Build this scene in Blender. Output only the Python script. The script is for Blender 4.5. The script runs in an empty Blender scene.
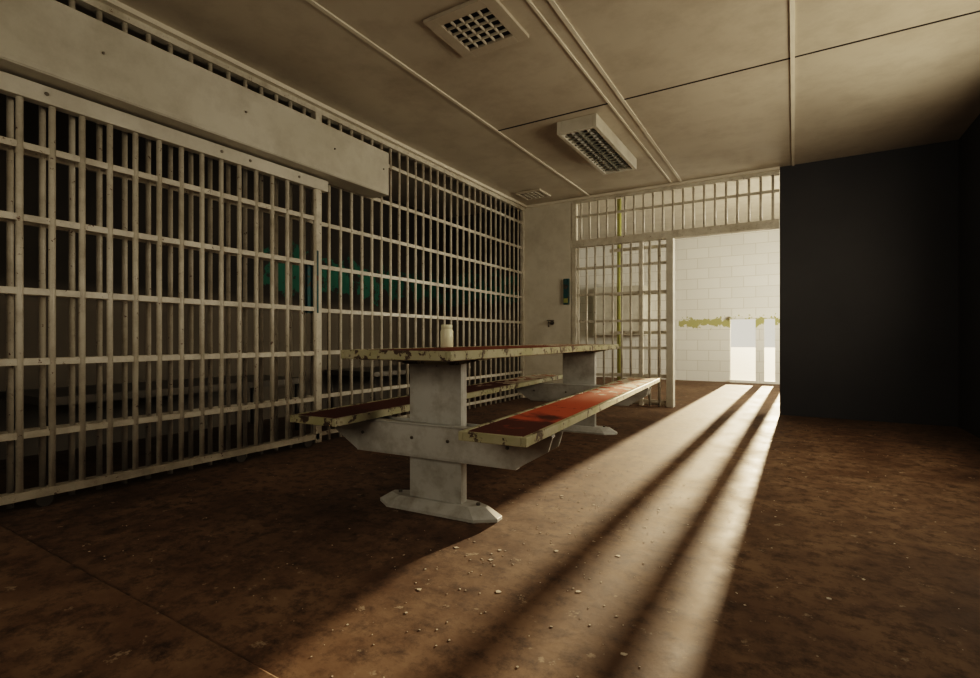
import bpy, bmesh, math, random
from mathutils import Vector, Matrix
random.seed(4)
R=math.radians
sc=bpy.context.scene
H=2.68

# ---------------- materials ----------------
def nt(name):
    m=bpy.data.materials.new(name); m.use_nodes=True
    n=m.node_tree; b=n.nodes['Principled BSDF']
    return m,n,b
def N(n,t,**k):
    x=n.nodes.new(t)
    for a,v in k.items():
        if a in x.inputs: x.inputs[a].default_value=v
        else: setattr(x,a,v)
    return x
def ramp(n,stops,src):
    r=n.nodes.new('ShaderNodeValToRGB'); e=r.color_ramp.elements
    while len(e)<len(stops): e.new(.5)
    for i,(p,c) in enumerate(stops):
        e[i].position=p; e[i].color=(c[0],c[1],c[2],1) if isinstance(c,tuple) else (c,c,c,1)
    n.links.new(src,r.inputs[0]); return r
def mix(n,f,a,b):
    m=n.nodes.new('ShaderNodeMix'); m.data_type='RGBA'
    if hasattr(f,'is_linked') or hasattr(f,'links'): n.links.new(f,m.inputs[0])
    else: m.inputs[0].default_value=f
    for i,v in ((6,a),(7,b)):
        if isinstance(v,tuple): m.inputs[i].default_value=(v[0],v[1],v[2],1)
        else: n.links.new(v,m.inputs[i])
    return m.outputs[2]
def noise(n,scale,detail=4,vec=None,rough=.55):
    x=N(n,'ShaderNodeTexNoise',Scale=scale,Detail=detail,Roughness=rough)
    if vec is None:
        tc=n.nodes.new('ShaderNodeTexCoord'); vec=tc.outputs['Object']
    n.links.new(vec,x.inputs['Vector']); return x.outputs['Fac']
def math_(n,op,a,b=None):
    m=n.nodes.new('ShaderNodeMath'); m.operation=op
    for i,v in enumerate((a,b)):
        if v is None: continue
        if isinstance(v,(int,float)): m.inputs[i].default_value=v
        else: n.links.new(v,m.inputs[i])
    return m.outputs[0]
def bump(n,b,h,s=.2,d=.01):
    x=N(n,'ShaderNodeBump',Strength=s,Distance=d); n.links.new(h,x.inputs['Height']); n.links.new(x.outputs[0],b.inputs['Normal'])
def paint(name,c1,c2,chip=(.1,.05,.03),rough=.5,scale=3,chipamt=.72,chipscale=30,bmp=.1,metal=0,grime=.0):
    m,n,b=nt(name)
    f=noise(n,scale)
    base=mix(n,ramp(n,[(.35,0.),(.7,1.)],f).outputs[0],c1,c2)
    if grime:
        base=mix(n,ramp(n,[(.45,0.),(.75,grime)],noise(n,scale*2.7,8,rough=.7)).outputs[0],base,(.14,.10,.06))
    g=noise(n,chipscale,9,rough=.72)
    cm=ramp(n,[(chipamt,0.),(chipamt+.03,1.)],g).outputs[0]
    n.links.new(mix(n,cm,base,chip),b.inputs['Base Color'])
    b.inputs['Roughness'].default_value=rough; b.inputs['Metallic'].default_value=metal
    bump(n,b,g,bmp,.004)
    return m
M={}
M['bar']=paint('bar_paint',(.61,.57,.48),(.49,.45,.36),rough=.42,chipamt=.62,grime=.5)
M['box']=paint('housing_paint',(.60,.57,.49),(.48,.45,.37),rough=.45,scale=1.2,chipamt=.72,grime=.35)
M['post']=paint('post_paint',(.53,.53,.50),(.43,.43,.40),rough=.4,scale=3,chipamt=.66,chipscale=10,grime=.55)
M['rim']=paint('rim_paint',(.32,.31,.18),(.42,.39,.28),chip=(.07,.045,.025),rough=.5,scale=9,chipamt=.535,chipscale=14,bmp=.3)
M['ceil']=paint('ceiling_paint',(.51,.46,.37),(.44,.39,.31),rough=.38,scale=1.3,chipamt=.80,chipscale=12,grime=.3)
M['trim']=paint('batten_paint',(.70,.65,.54),(.60,.55,.45),rough=.5,chipamt=.72)
M['wall']=paint('wall_cream',(.66,.62,.53),(.56,.52,.43),rough=.6,scale=1.6,chipamt=.74,chipscale=8,grime=.25)
M['dark_right']=paint('dark_right_wall',(.040,.040,.043),(.032,.032,.035),rough=.6,scale=1.6,chipamt=.76,chipscale=8,chip=(.05,.04,.035))  # made-up charcoal colour, keeps the unseen right side dark
M['dark']=paint('dark_void',(.015,.013,.011),(.02,.018,.015),rough=.9)
M['metal']=paint('dull_metal',(.20,.18,.15),(.12,.11,.09),rough=.4,metal=.7)
M['tube']=paint('tube_glass',(.62,.62,.58),(.55,.55,.5),rough=.2,chipamt=.95)
M['refl']=paint('reflector',(.26,.26,.22),(.18,.18,.15),rough=.3,chipamt=.9)
M['teal']=paint('teal_paint',(.02,.11,.12),(.03,.07,.08),rough=.5,chipamt=.56,chipscale=18)
M['ygreen']=paint('yellowgreen_paint',(.40,.41,.12),(.30,.31,.12),rough=.5,chipamt=.64)
M['cup']=paint('cup_cream',(.84,.82,.64),(.76,.74,.54),rough=.35,chipamt=.9)
M['chip']=paint('paint_flake',(.60,.54,.44),(.36,.29,.21),rough=.7,chipamt=.9)
M['ground']=paint('outside_ground',(.50,.46,.39),(.44,.40,.34),rough=.9)

def redtop(name,c_red,length,wear=.0):
    m,n,b=nt(name)
    tc=n.nodes.new('ShaderNodeTexCoord'); sp=n.nodes.new('ShaderNodeSeparateXYZ')
    n.links.new(tc.outputs['Object'],sp.inputs[0]); y=sp.outputs['Y']
    g=noise(n,5,6); g2=noise(n,16,8,rough=.65)
    yy=math_(n,'ADD',y,math_(n,'MULTIPLY',math_(n,'SUBTRACT',g,.5),1.6))
    f=math_(n,'DIVIDE',yy,length)
    base=mix(n,ramp(n,[(.10,0.),(.17,1.)],f).outputs[0],(.10,.04,.025),c_red)
    base=mix(n,ramp(n,[(.70,0.),(.9,1.)],f).outputs[0],base,(.40,.17,.09))
    base=mix(n,ramp(n,[(.60-wear,0.),(.68-wear,.8)],g2).outputs[0],base,(.13,.05,.03))
    h=math_(n,'MULTIPLY',noise(n,9,7),ramp(n,[(.40,.82),(.75,1.28)],f).outputs[0])
    base=mix(n,ramp(n,[(.60,0.),(.62,1.)],h).outputs[0],base,(.58,.52,.42))
    n.links.new(base,b.inputs['Base Color'])
    b.inputs['Roughness'].default_value=.9
    b.inputs['Specular IOR Level'].default_value=.15
    bump(n,b,g2,.3,.003)
    return m
M['redbench']=redtop('red_worn_bench',(.44,.115,.05),3.25)
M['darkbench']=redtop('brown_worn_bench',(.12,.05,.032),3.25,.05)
M['redtable']=redtop('red_worn_table',(.22,.08,.042),3.0)

# floor
m,n,b=nt('floor_concrete'); M['floor']=m
a=noise(n,.9,6); c=noise(n,3.2,12,rough=.72); d=noise(n,14,10,rough=.75)
base=mix(n,ramp(n,[(.35,0.),(.65,1.)],a).outputs[0],(.085,.050,.027),(.15,.092,.052))
base=mix(n,ramp(n,[(.42,0.),(.66,.8)],c).outputs[0],base,(.23,.155,.094))
base=mix(n,ramp(n,[(.47,0.),(.65,.85)],d).outputs[0],base,(.042,.025,.014))
base=mix(n,ramp(n,[(.62,0.),(.66,.7)],noise(n,12,9,rough=.7)).outputs[0],base,(.32,.255,.18))
n.links.new(base,b.inputs['Base Color'])
n.links.new(ramp(n,[(.3,.6),(.7,.85)],c).outputs[0],b.inputs['Roughness'])
b.inputs['Specular IOR Level'].default_value=.25
bump(n,b,d,.25,.004)

# block wall
m,n,b=nt('painted_block'); M['block']=m
tc=n.nodes.new('ShaderNodeTexCoord'); sp=n.nodes.new('ShaderNodeSeparateXYZ'); cb=n.nodes.new('ShaderNodeCombineXYZ')
n.links.new(tc.outputs['Object'],sp.inputs[0])
n.links.new(math_(n,'ADD',sp.outputs['X'],sp.outputs['Y']),cb.inputs[0]); n.links.new(sp.outputs['Z'],cb.inputs[1])
br=n.nodes.new('ShaderNodeTexBrick'); n.links.new(cb.outputs[0],br.inputs['Vector'])
br.inputs['Scale'].default_value=1; br.inputs['Brick Width'].default_value=.4; br.inputs['Row Height'].default_value=.2
br.inputs['Mortar Size'].default_value=.006
br.inputs['Color1'].default_value=(.76,.74,.68,1); br.inputs['Color2'].default_value=(.71,.69,.63,1); br.inputs['Mortar'].default_value=(.60,.57,.50,1)
g=noise(n,9,8,rough=.7)
dz=math_(n,'ABSOLUTE',math_(n,'SUBTRACT',sp.outputs['Z'],1.14))
msk=math_(n,'LESS_THAN',math_(n,'ADD',dz,math_(n,'MULTIPLY',math_(n,'SUBTRACT',g,.5),.5)),.065)
msk=math_(n,'MULTIPLY',msk,math_(n,'GREATER_THAN',sp.outputs['X'],-1.95))
n.links.new(mix(n,msk,br.outputs['Color'],(.38,.36,.16)),b.inputs['Base Color'])
b.inputs['Roughness'].default_value=.6
bump(n,b,br.outputs['Fac'],-.4,.01)

# cell back wall with peeling turquoise band
m,n,b=nt('cell_wall_peeling'); M['cellwall']=m
tc=n.nodes.new('ShaderNodeTexCoord'); sp=n.nodes.new('ShaderNodeSeparateXYZ'); n.links.new(tc.outputs['Object'],sp.inputs[0])
z=sp.outputs['Z']; g=noise(n,3.5,7,rough=.65); g2=noise(n,1.2,4)
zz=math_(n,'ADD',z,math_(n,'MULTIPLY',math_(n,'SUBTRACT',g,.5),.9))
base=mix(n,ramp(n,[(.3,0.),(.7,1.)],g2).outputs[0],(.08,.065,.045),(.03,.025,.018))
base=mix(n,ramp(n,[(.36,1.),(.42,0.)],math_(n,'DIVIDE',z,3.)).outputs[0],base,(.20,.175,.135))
band=math_(n,'MULTIPLY',math_(n,'GREATER_THAN',zz,1.36),math_(n,'LESS_THAN',zz,1.74))
band=math_(n,'MULTIPLY',band,math_(n,'GREATER_THAN',noise(n,5,7,rough=.75),.47))
band=math_(n,'MULTIPLY',band,math_(n,'GREATER_THAN',sp.outputs['Y'],3.2))
n.links.new(mix(n,band,base,(.03,.17,.12)),b.inputs['Base Color'])
b.inputs['Roughness'].default_value=.8

# ---------------- mesh builder ----------------
class MB:
    def __init__(s): s.bm=bmesh.new(); s.mats=[]
    def mi(s,k):
        if k not in s.mats: s.mats.append(k)
        return s.mats.index(k)
    def poly(s,verts,faces,k):
        vs=[s.bm.verts.new(v) for v in verts]; i=s.mi(k); out=[]
        for f in faces:
            fc=s.bm.faces.new([vs[j] for j in f]); fc.material_index=i; out.append(fc)
        return out
    def box(s,x0,x1,y0,y1,z0,z1,k):
        v=[(x0,y0,z0),(x1,y0,z0),(x1,y1,z0),(x0,y1,z0),(x0,y0,z1),(x1,y0,z1),(x1,y1,z1),(x0,y1,z1)]
        s.poly(v,[(0,3,2,1),(4,5,6,7),(0,1,5,4),(1,2,6,5),(2,3,7,6),(3,0,4,7)],k)
    def cyl(s,p0,p1,r,k,seg=12,r2=None):
        p0=Vector(p0);p1=Vector(p1);r2=r if r2 is None else r2
        d=(p1-p0).normalized(); a=d.orthogonal().normalized(); c=d.cross(a)
        v=[];
        for p,rr in ((p0,r),(p1,r2)):
            for i in range(seg):
                t=2*math.pi*i/seg; v.append(p+a*math.cos(t)*rr+c*math.sin(t)*rr)
        f=[(i,(i+1)%seg,seg+(i+1)%seg,seg+i) for i in range(seg)]
        fs=s.poly(v,f+[tuple(range(seg-1,-1,-1)),tuple(range(seg,2*seg))],k)
        for q in fs[:seg]: q.smooth=True
    def prism(s,pts,y0,y1,k):
        m=len(pts); v=[(x,y0,z) for x,z in pts]+[(x,y1,z) for x,z in pts]
        s.poly(v,[tuple(range(m)),tuple(range(2*m-1,m-1,-1))]+[(i,m+i,m+(i+1)%m,(i+1)%m) for i in range(m)],k)
    def lathe(s,c,prof,k,seg=24):
        v=[]
        for r,z in prof:
            for i in range(seg):
                t=2*math.pi*i/seg; v.append((c[0]+r*math.cos(t),c[1]+r*math.sin(t),c[2]+z))
        f=[]
        for j in range(len(prof)-1):
            for i in range(seg):
                f.append((j*seg+i,j*seg+(i+1)%seg,(j+1)*seg+(i+1)%seg,(j+1)*seg+i))
        fs=s.poly(v,f+[tuple(range(seg-1,-1,-1))],k)
        for q in fs[:-1]: q.smooth=True
    def done(s,name,parent=None,bevel=0):
        bmesh.ops.recalc_face_normals(s.bm,faces=s.bm.faces)
        me=bpy.data.meshes.new(name); s.bm.to_mesh(me); s.bm.free()
        for k in s.mats: me.materials.append(M[k])
        o=bpy.data.objects.new(name,me); sc.collection.objects.link(o)
        if parent: o.parent=parent
        if bevel:
            b=o.modifiers.new('bevel','BEVEL'); b.width=bevel; b.segments=2; b.limit_method='ANGLE'; b.angle_limit=R(50)
        return o
def empty(name,loc=(0,0,0),rz=0):
    e=bpy.data.objects.new(name,None); e.location=loc; e.rotation_euler=(0,0,rz); e.empty_display_size=.2
    sc.collection.objects.link(e); return e

YB=6.43; XL=-3.22; XD=-.13
# ---------------- room shell ----------------
b=MB(); b.box(-4.7,1.5,-1.4,11,-.12,0,'floor'); b.done('floor')
b=MB(); b.box(-30,30,11,60,-.15,-.05,'ground'); b.done('ground')
b=MB(); b.box(-4.7,1.5,-1.4,YB+.12,H,H+.12,'ceil'); b.done('ceiling')
b=MB(); b.box(-4.7,1.5,YB+.12,11,3.0,3.12,'ceil'); b.box(-4.7,1.5,YB,YB+.12,H+.12,3.12,'ceil'); b.done('ceiling_corridor')
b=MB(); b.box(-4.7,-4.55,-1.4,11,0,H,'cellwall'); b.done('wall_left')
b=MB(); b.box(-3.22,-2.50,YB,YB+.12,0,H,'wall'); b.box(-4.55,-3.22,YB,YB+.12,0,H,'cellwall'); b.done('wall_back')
b=MB(); b.box(XD,1.3,YB,YB+.12,0,H,'dark_right'); b.done('wall_back_right')
W1=(2.6,4.8)
b=MB()
b.box(1.3,1.45,-1.25,11,0,1.0,'dark_right'); b.box(1.3,1.45,-1.25,11,2.2,3.0,'dark_right')
b.box(1.3,1.45,-1.25,W1[0],1.0,2.2,'dark_right'); b.box(1.3,1.45,W1[1],7.2,1.0,2.2,'dark_right'); b.box(1.3,1.45,9.6,11,1.0,2.2,'dark_right'); b.done('wall_right')
b=MB()
b.box(-4.55,1.3,-1.4,-1.25,0,1.0,'wall'); b.box(-4.55,1.3,-1.4,-1.25,2.3,H,'wall')
b.box(-4.55,-2.4,-1.4,-1.25,1.0,2.3,'wall'); b.box(.2,1.3,-1.4,-1.25,1.0,2.3,'wall'); b.done('wall_front')
XO=-1.03; ZO=1.22  # low opening added out of view to let the sun reach the floor
b=MB()
b.box(-4.55,XO,10.8,10.95,0,3.0,'block'); b.box(.6,1.3,10.8,10.95,0,3.0,'block'); b.box(XO,.6,10.8,10.95,ZO,3.0,'block'); b.done('wall_corridor')
def winbars(name,axis,c,a0,a1,z0,z1,step,w):
    b=MB()
    def bx(p0,p1,q0,q1,t=.03):
        if axis=='x': b.box(c-t,c+t,p0,p1,q0,q1,'bar')
        else: b.box(p0,p1,c-t,c+t,q0,q1,'bar')
    bx(a0,a0+.05,z0,z1); bx(a1-.05,a1,z0,z1); bx(a0,a1,z0,z0+.05); bx(a0,a1,z1-.05,z1)
    p=a0+step
    while p<a1-.08:
        bx(p-w/2,p+w/2,z0+.05,z1-.05,.02); p+=step
    b.done(name)
winbars('fill_window_1','x',1.34,W1[0],W1[1],1.0,2.2,.55,.04)  # unseen window added to hold a fill lamp
winbars('fill_window_2','x',1.34,7.2,9.6,1.0,2.2,.6,.05)  # also added, for the lamp that brightens the corridor
winbars('fill_window_3','y',-1.30,-2.4,.2,1.0,2.3,.65,.04)  # added behind the camera for the rear fill lamp
b=MB()
b.box(XO,.6,10.73,10.79,ZO-.03,ZO+.03,'block'); b.box(XO,.6,10.73,10.79,0,.05,'block')
for x in (-.53,-.22,.07,.36): b.box(x-.07,x+.07,10.74,10.78,.05,ZO-.03,'block')  # invented posts, spaced to throw the dark streaks across the floor
b.done('streak_gate')
b=MB(); b.box(-3.0,1.3,-1.25,.78,0,.018,'floor'); b.done('trim_floor_slab',bevel=.006)

# ---------------- bar grilles ----------------
RAILS=[.06,.36,.71,1.05,1.40,1.745,2.09,2.44]
b=MB()
y=-1.1
while y<YB-.05:
    b.cyl((XL,y,0),(XL,y,H-.03),.0145,'bar',10); y+=.125
for z in RAILS: b.box(XL-.008,XL+.008,-1.2,YB,z-.016,z+.016,'bar')
b.box(XL-.03,XL+.03,-1.2,YB,H-.07,H,'bar'); 
b.box(XL-.03,XL+.03,2.74,2.80,0,H-.07,'bar'); b.box(XL-.02,XL+.02,YB-.05,YB,0,H-.07,'bar')
b.done('jail_bar_wall')
e=empty('sliding_cell_door',(-3.12,0,0))
b=MB()
y0,y1=.75,2.70
n_=int((y1-y0)/.13)
for i in range(n_+1):
    yy=y0+.03+i*(y1-y0-.06)/n_
    b.cyl((0,yy,.07),(0,yy,1.97),.015,'bar',10)
for z in (.36,.71,1.05,1.40,1.745): b.box(-.008,.008,y0,y1,z-.016,z+.016,'bar')
b.box(-.018,.018,y0,y1,.05,.09,'bar'); b.box(-.018,.018,y1-.03,y1+.02,.05,1.99,'bar'); b.box(-.018,.018,y0-.02,y0+.03,.05,1.99,'bar')
b.done('door_bars',e)
b=MB(); b.box(-.03,.03,.6,2.78,1.97,2.055,'box'); 
for yy in (1.0,1.9,2.1,2.5): b.cyl((.03,yy,2.015),(.036,yy,2.015),.010,'metal',10)
b.done('top_track',e,.004)
b=MB()
for yy in (1.0,2.05,2.6): b.cyl((-.012,yy,.035),(.012,yy,.035),.035,'metal',14)
b.done('rollers',e)
b=MB(); b.box(-.05,-.022,2.62,2.69,1.02,1.42,'teal'); b.box(-.022,.024,2.675,2.69,1.02,1.50,'teal'); b.done('lock_plate',e,.004)
b=MB(); b.box(-3.18,-2.99,.5,3.37,2.07,2.44,'box'); b.box(-2.99,-2.984,.5,3.33,2.075,2.10,'box')
for yy in (1.2,2.0,2.75,3.3): b.cyl((-2.99,yy,2.28),(-2.98,yy,2.28),.007,'metal',8)
b.done('door_mechanism_housing',bevel=.006)
XR=-1.30
b=MB()
x=-2.42
while x<XR-.03:
    b.cyl((x,YB+.03,0),(x,YB+.03,2.03),.0135,'bar',10); x+=.115
for z in RAILS[:6]: b.box(-2.495,XR-.005,YB+.022,YB+.038,z-.016,z+.016,'bar')
b.box(-2.495,-2.44,YB-.01,YB+.06,0,2.025,'bar')
b.box(-1.62,-1.58,YB+.0,YB+.06,0,2.025,'bar')
b.done('jail_bar_partition')
b=MB()
x=-2.38
while x<XD-.02:
    b.cyl((x,YB+.03,2.12),(x,YB+.03,H-.06),.0135,'bar',10); x+=.115
xe=XD-.005
b.box(-2.495,xe,YB+.0,YB+.07,H-.07,H,'bar'); b.box(-2.495,xe,YB-.0,YB+.09,2.03,2.12,'bar'); b.box(-2.495,xe,YB+.02,YB+.04,2.42,2.45,'bar'); b.box(-2.495,-2.44,YB-.01,YB+.06,2.12,H-.07,'bar')
b.done('transom_bar_grille')
b=MB(); b.box(XR,-1.22,YB-.02,YB+.10,0,2.03,'box'); b.done('door_1_jamb',bevel=.004)
b=MB()
x=-2.0
while x<-1.32:
    b.cyl((x,YB+.16,.0),(x,YB+.16,1.99),.0125,'bar',10); x+=.115
for z in (.02,.36,.9,1.40,1.97): b.box(-2.04,-1.31,YB+.148,YB+.172,z-.02,z+.02,'bar')
b.done('sliding_gate')
b=MB(); b.cyl((-2.15,7.4,0),(-2.15,7.4,3.0),.03,'ygreen',14); b.cyl((-2.15,7.4,0),(-2.15,7.4,.02),.06,'ygreen',14); b.done('standpipe')
b=MB(); b.box(-3.6,-2.55,10.45,10.8,.9,1.9,'box'); b.box(-3.57,-3.09,10.43,10.45,.93,1.87,'box'); b.box(-3.06,-2.58,10.43,10.45,.93,1.87,'box'); b.done('wall_cabinet',bevel=.004)
b=MB(); b.box(-2.60,-2.53,YB-.05,YB,1.28,1.62,'teal'); b.box(-2.595,-2.535,YB-.055,YB-.05,1.30,1.36,'ygreen'); b.cyl((-2.565,YB-.05,1.5),(-2.565,YB-.07,1.5),.018,'metal',10); b.done('wall_lock_box',bevel=.004)
b=MB(); b.cyl((-2.78,YB,1.04),(-2.78,YB-.02,1.04),.03,'metal',14); b.cyl((-2.78,YB-.02,1.04),(-2.78,YB-.12,1.04),.011,'metal',10); b.cyl((-2.78,YB-.12,1.045),(-2.78,YB-.12,.98),.010,'metal',10)
b.cyl((-2.83,YB-.06,1.07),(-2.73,YB-.06,1.07),.007,'metal',8); b.cyl((-2.78,YB-.06,1.04),(-2.78,YB-.06,1.07),.007,'metal',8); b.done('wall_faucet')
b=MB(); b.box(-4.5,-3.75,1.2,3.1,.42,.47,'metal'); 
for yy in (1.25,3.05):
    for xx in (-4.45,-3.8): b.cyl((xx,yy,0),(xx,yy,.42),.02,'metal',8)
b.done('cell_bunk')
b=MB(); b.box(-4.5,-3.75,4.0,5.9,.42,.47,'metal'); 
for yy in (4.05,5.85):
    for xx in (-4.45,-3.8): b.cyl((xx,yy,0),(xx,yy,.42),.02,'metal',8)
b.done('cell_bunk.001')

# ---------------- ceiling details ----------------
def tr(name,*bx):
    b=MB()
    for q in bx: b.box(*q,'trim')
    b.done(name)
Z0=H-.010
tr('trim_1',(-2.26,-2.235,-1.2,YB,Z0,H))
tr('trim_2',(-1.24,-1.225,-1.2,YB,Z0,H),(-1.14,-1.115,-1.2,YB,Z0,H))
tr('trim_3',(-.02,.005,-1.2,YB,Z0,H))
b=MB(); b.box(-2.235,-1.24,3.965,3.98,H-.003,H,'dark'); b.box(-1.115,-.02,3.965,3.98,H-.003,H,'dark'); b.box(.005,1.3,3.965,3.98,H-.003,H,'dark'); b.box(-2.235,-1.24,1.5,1.515,H-.003,H,'dark'); b.done('trim_4')
tr('trim_5',(-3.19,-3.15,-1.2,YB,H-.03,H))
tr('trim_6',(-3.15,XD,YB-.03,YB-.001,H-.03,H-.001))
def vent(name,cx,cy,half,inner,n):
    b=MB(); z0=H-.022
    b.box(cx-half,cx-inner,cy-half,cy+half,z0,H,'ceil'); b.box(cx+inner,cx+half,cy-half,cy+half,z0,H,'ceil')
    b.box(cx-inner,cx+inner,cy-half,cy-inner,z0,H,'ceil'); b.box(cx-inner,cx+inner,cy+inner,cy+half,z0,H,'ceil')
    b.box(cx-inner,cx+inner,cy-inner,cy+inner,H-.004,H,'dark')
    for i in range(1,n):
        p=-inner+2*inner*i/n
        b.box(cx+p-.005,cx+p+.005,cy-inner,cy+inner,z0+.002,H-.004,'bar'); b.box(cx-inner,cx+inner,cy+p-.005,cy+p+.005,z0+.002,H-.004,'bar')
    b.done(name,bevel=.002)
vent('ceiling_air_vent',-1.60,2.59,.23,.155,5)
vent('ceiling_air_vent.001',-2.83,5.94,.17,.14,5)
e=empty('ceiling_light_fixture',(-1.55,4.72,H))
b=MB(); w,l,h=.175,.635,.11; t=.035
for sx in (-1,1):
    b.prism([(sx*w,0),(sx*w,-h),(sx*(w-t),-h),(sx*(w-t),0)],-l,l,'box')
b.box(-w+t,w-t,-l,-l+t,-h,0,'box'); b.box(-w+t,w-t,l-t,l,-h,0,'box'); b.box(-w+t,w-t,-l+t,l-t,-.02,0,'refl')
b.done('housing',e,.004)
b=MB()
for sx in (-.07,.07): b.cyl((sx,-l+t,-.075),(sx,l-t,-.075),.018,'tube',14)
b.done('tubes',e)
b=MB()
b.box(-.005,.005,-l+t,l-t,-h+.005,-.03,'refl')
for i in range(1,16):
    y=-l+t+i*(2*l-2*t)/16; b.box(-w+t,w-t,y-.0015,y+.0015,-h+.004,-.095,'refl')
b.done('louvre',e)

# ---------------- table ----------------
T=empty('picnic_table',(-1.425,1.6,0),R(4))
def slab(name,x0,x1,ys,y1,z,th,mat):
    b=MB(); r=.022
    b.box(x0+r,x1-r,ys+r,y1-r,z-th+.006,z-.002,mat)
    b.box(x0,x0+r,ys,y1,z-th,z,'rim'); b.box(x1-r,x1,ys,y1,z-th,z,'rim'); b.box(x0+r,x1-r,ys,ys+r,z-th,z,'rim'); b.box(x0+r,x1-r,y1-r,y1,z-th,z,'rim')
    b.box(x0+.05,x1-.05,ys+.06,y1-.06,z-th-.006,z-th+.006,'post')
    return b.done(name,T,.003)
slab('tabletop',-.285,.285,.03,3.02,.772,.040,'redtable')
slab('bench_1',.318,.605,.03,3.28,.46,.036,'redbench')
slab('bench_2',-.605,-.318,.03,3.28,.46,.036,'darkbench')
for i,yp in enumerate((.36,2.72)):
    b=MB(); d=.055
    b.box(-.145,.145,yp,yp+.012,.05,.728,'post'); b.box(-.145,-.133,yp+.012,yp+d,.05,.728,'post'); b.box(.133,.145,yp+.012,yp+d,.05,.728,'post'); b.box(-.133,.133,yp+d-.012,yp+d,.05,.728,'post')
    b.done(f'post_{i+1}',T,.003)
    b=MB()
    pts=[(-.44,.262),(.44,.262),(.585,.35),(.605,.415),(-.605,.415),(-.585,.35)]
    b.prism(pts,yp-.045,yp-.033,'post')
    b.box(-.60,.60,yp-.045,yp+.0,.407,.419,'post'); b.box(-.44,.44,yp-.045,yp+.0,.257,.269,'post')
    b.prism(pts,yp+d+.03,yp+d+.04,'post')
    for x in (-.40,-.10,.10,.40): b.cyl((x,yp-.045,.35),(x,yp-.052,.35),.008,'metal',8)
    b.done(f'cross_arm_{i+1}',T,.002)
    b=MB()
    y0,y1=yp-.06,yp+.115; ym=(y0+y1)/2
    z1=.055
    base=[(-.33,ym-.025),(-.24,y0),(.24,y0),(.33,ym-.025),(.33,ym+.025),(.24,y1),(-.24,y1),(-.33,ym+.025)]
    v=[(x,y,0) for x,y in base]+[(x,y,.015) for x,y in base]+[(x*.80,ym+(y-ym)*.55,z1) for x,y in base]
    f=[tuple(range(7,-1,-1)),tuple(range(16,24))]
    for k in (0,8):
        f+=[(k+j,k+(j+1)%8,k+8+(j+1)%8,k+8+j) for j in range(8)]
    b.poly(v,f,'post')
    for x in (-.22,.22): b.cyl((x,ym,.03),(x,ym,.066),.010,'metal',8)
    b.done(f'foot_{i+1}',T,.002)
    b=MB()
    b.prism([(-.14,.70),(.14,.70),(.25,.722),(.25,.73),(-.25,.73),(-.25,.722)],yp-.03,yp-.02,'rim'); b.box(-.25,.25,yp-.03,yp+.08,.722,.7285,'rim')
    b.done(f'top_bracket_{i+1}',T)
b=MB(); b.lathe((-1.690,2.40,.7725),[(.034,0),(.037,.004),(.037,.092),(.033,.101),(.031,.106),(.033,.108),(.033,.128),(.029,.130),(.001,.130)],'cup'); b.done('plastic_jar')
b=MB()
for i in range(700):
    y=random.uniform(.85,6.2); x=random.uniform(-3.0,.6)
    if random.random()<.5: x=random.gauss(-.80,.3); y=random.gauss(2.1,.7)
    if y<.85 or (-1.95<x<-1.0 and (1.8<y<2.25 or 4.1<y<4.65)): continue
    s=random.uniform(.0012,.0042)*(2.6 if random.random()<.08 else 1); a=random.uniform(0,6.28); k=random.choice((4,5,6))
    vs=[(x+s*math.cos(a+j*6.28/k)*random.uniform(.5,1.3),y+s*math.sin(a+j*6.28/k)*random.uniform(.5,1.3)) for j in range(k)]
    v=[(p[0],p[1],.0002) for p in vs]+[(p[0],p[1],.001) for p in vs]
    b.poly(v,[tuple(range(k,2*k))]+[(j,(j+1)%k,k+(j+1)%k,k+j) for j in range(k)],'chip')
b.done('paint_flakes')

# ---------------- lights ----------------
def area(name,loc,rot,sx,sy,p,col):
    l=bpy.data.lights.new(name,'AREA'); l.shape='RECTANGLE'; l.size=sx; l.size_y=sy; l.energy=p; l.color=col
    o=bpy.data.objects.new(name,l); o.location=loc; o.rotation_euler=rot; sc.collection.objects.link(o)
area('fill_light_1',(1.43,3.7,1.6),(0,R(90),0),1.15,2.1,56,(1,.875,.69))  # soft side fill, added in the invented right opening
area('fill_light_2',(1.43,8.4,1.6),(0,R(90),0),1.15,2.3,190,(1,.91,.76))  # fill lamp added to brighten the corridor block wall
area('fill_light_3',(-1.1,-1.38,1.65),(R(90),0,0),2.5,1.25,17,(1,.875,.70))  # weak fill added behind the camera to lift front faces
l=bpy.data.lights.new('sun','SUN'); l.energy=15; l.angle=R(.9); l.color=(1,.77,.52)
o=bpy.data.objects.new('sun',l); sc.collection.objects.link(o); o.location=(0,20,5)
el=R(5.6); az=R(-1.0)
d=Vector((math.sin(az)*math.cos(el),-math.cos(az)*math.cos(el),-math.sin(el)))
o.rotation_euler=d.to_track_quat('-Z','Y').to_euler()
w=bpy.data.worlds.new('World'); sc.world=w; w.use_nodes=True
w.node_tree.nodes['Background'].inputs[0].default_value=(1,.92,.77,1); w.node_tree.nodes['Background'].inputs[1].default_value=.85

# ---------------- camera ----------------
c=bpy.data.cameras.new('Camera'); c.sensor_width=36; c.lens=510/980*36; c.shift_x=16/980; c.clip_start=.02
o=bpy.data.objects.new('Camera',c); o.location=(0,0,.82); o.rotation_euler=(R(90),0,R(32.1)); sc.collection.objects.link(o); sc.camera=o
try:
    sc.view_settings.view_transform='Filmic'; sc.view_settings.look='High Contrast'
except Exception as ex: print(ex)
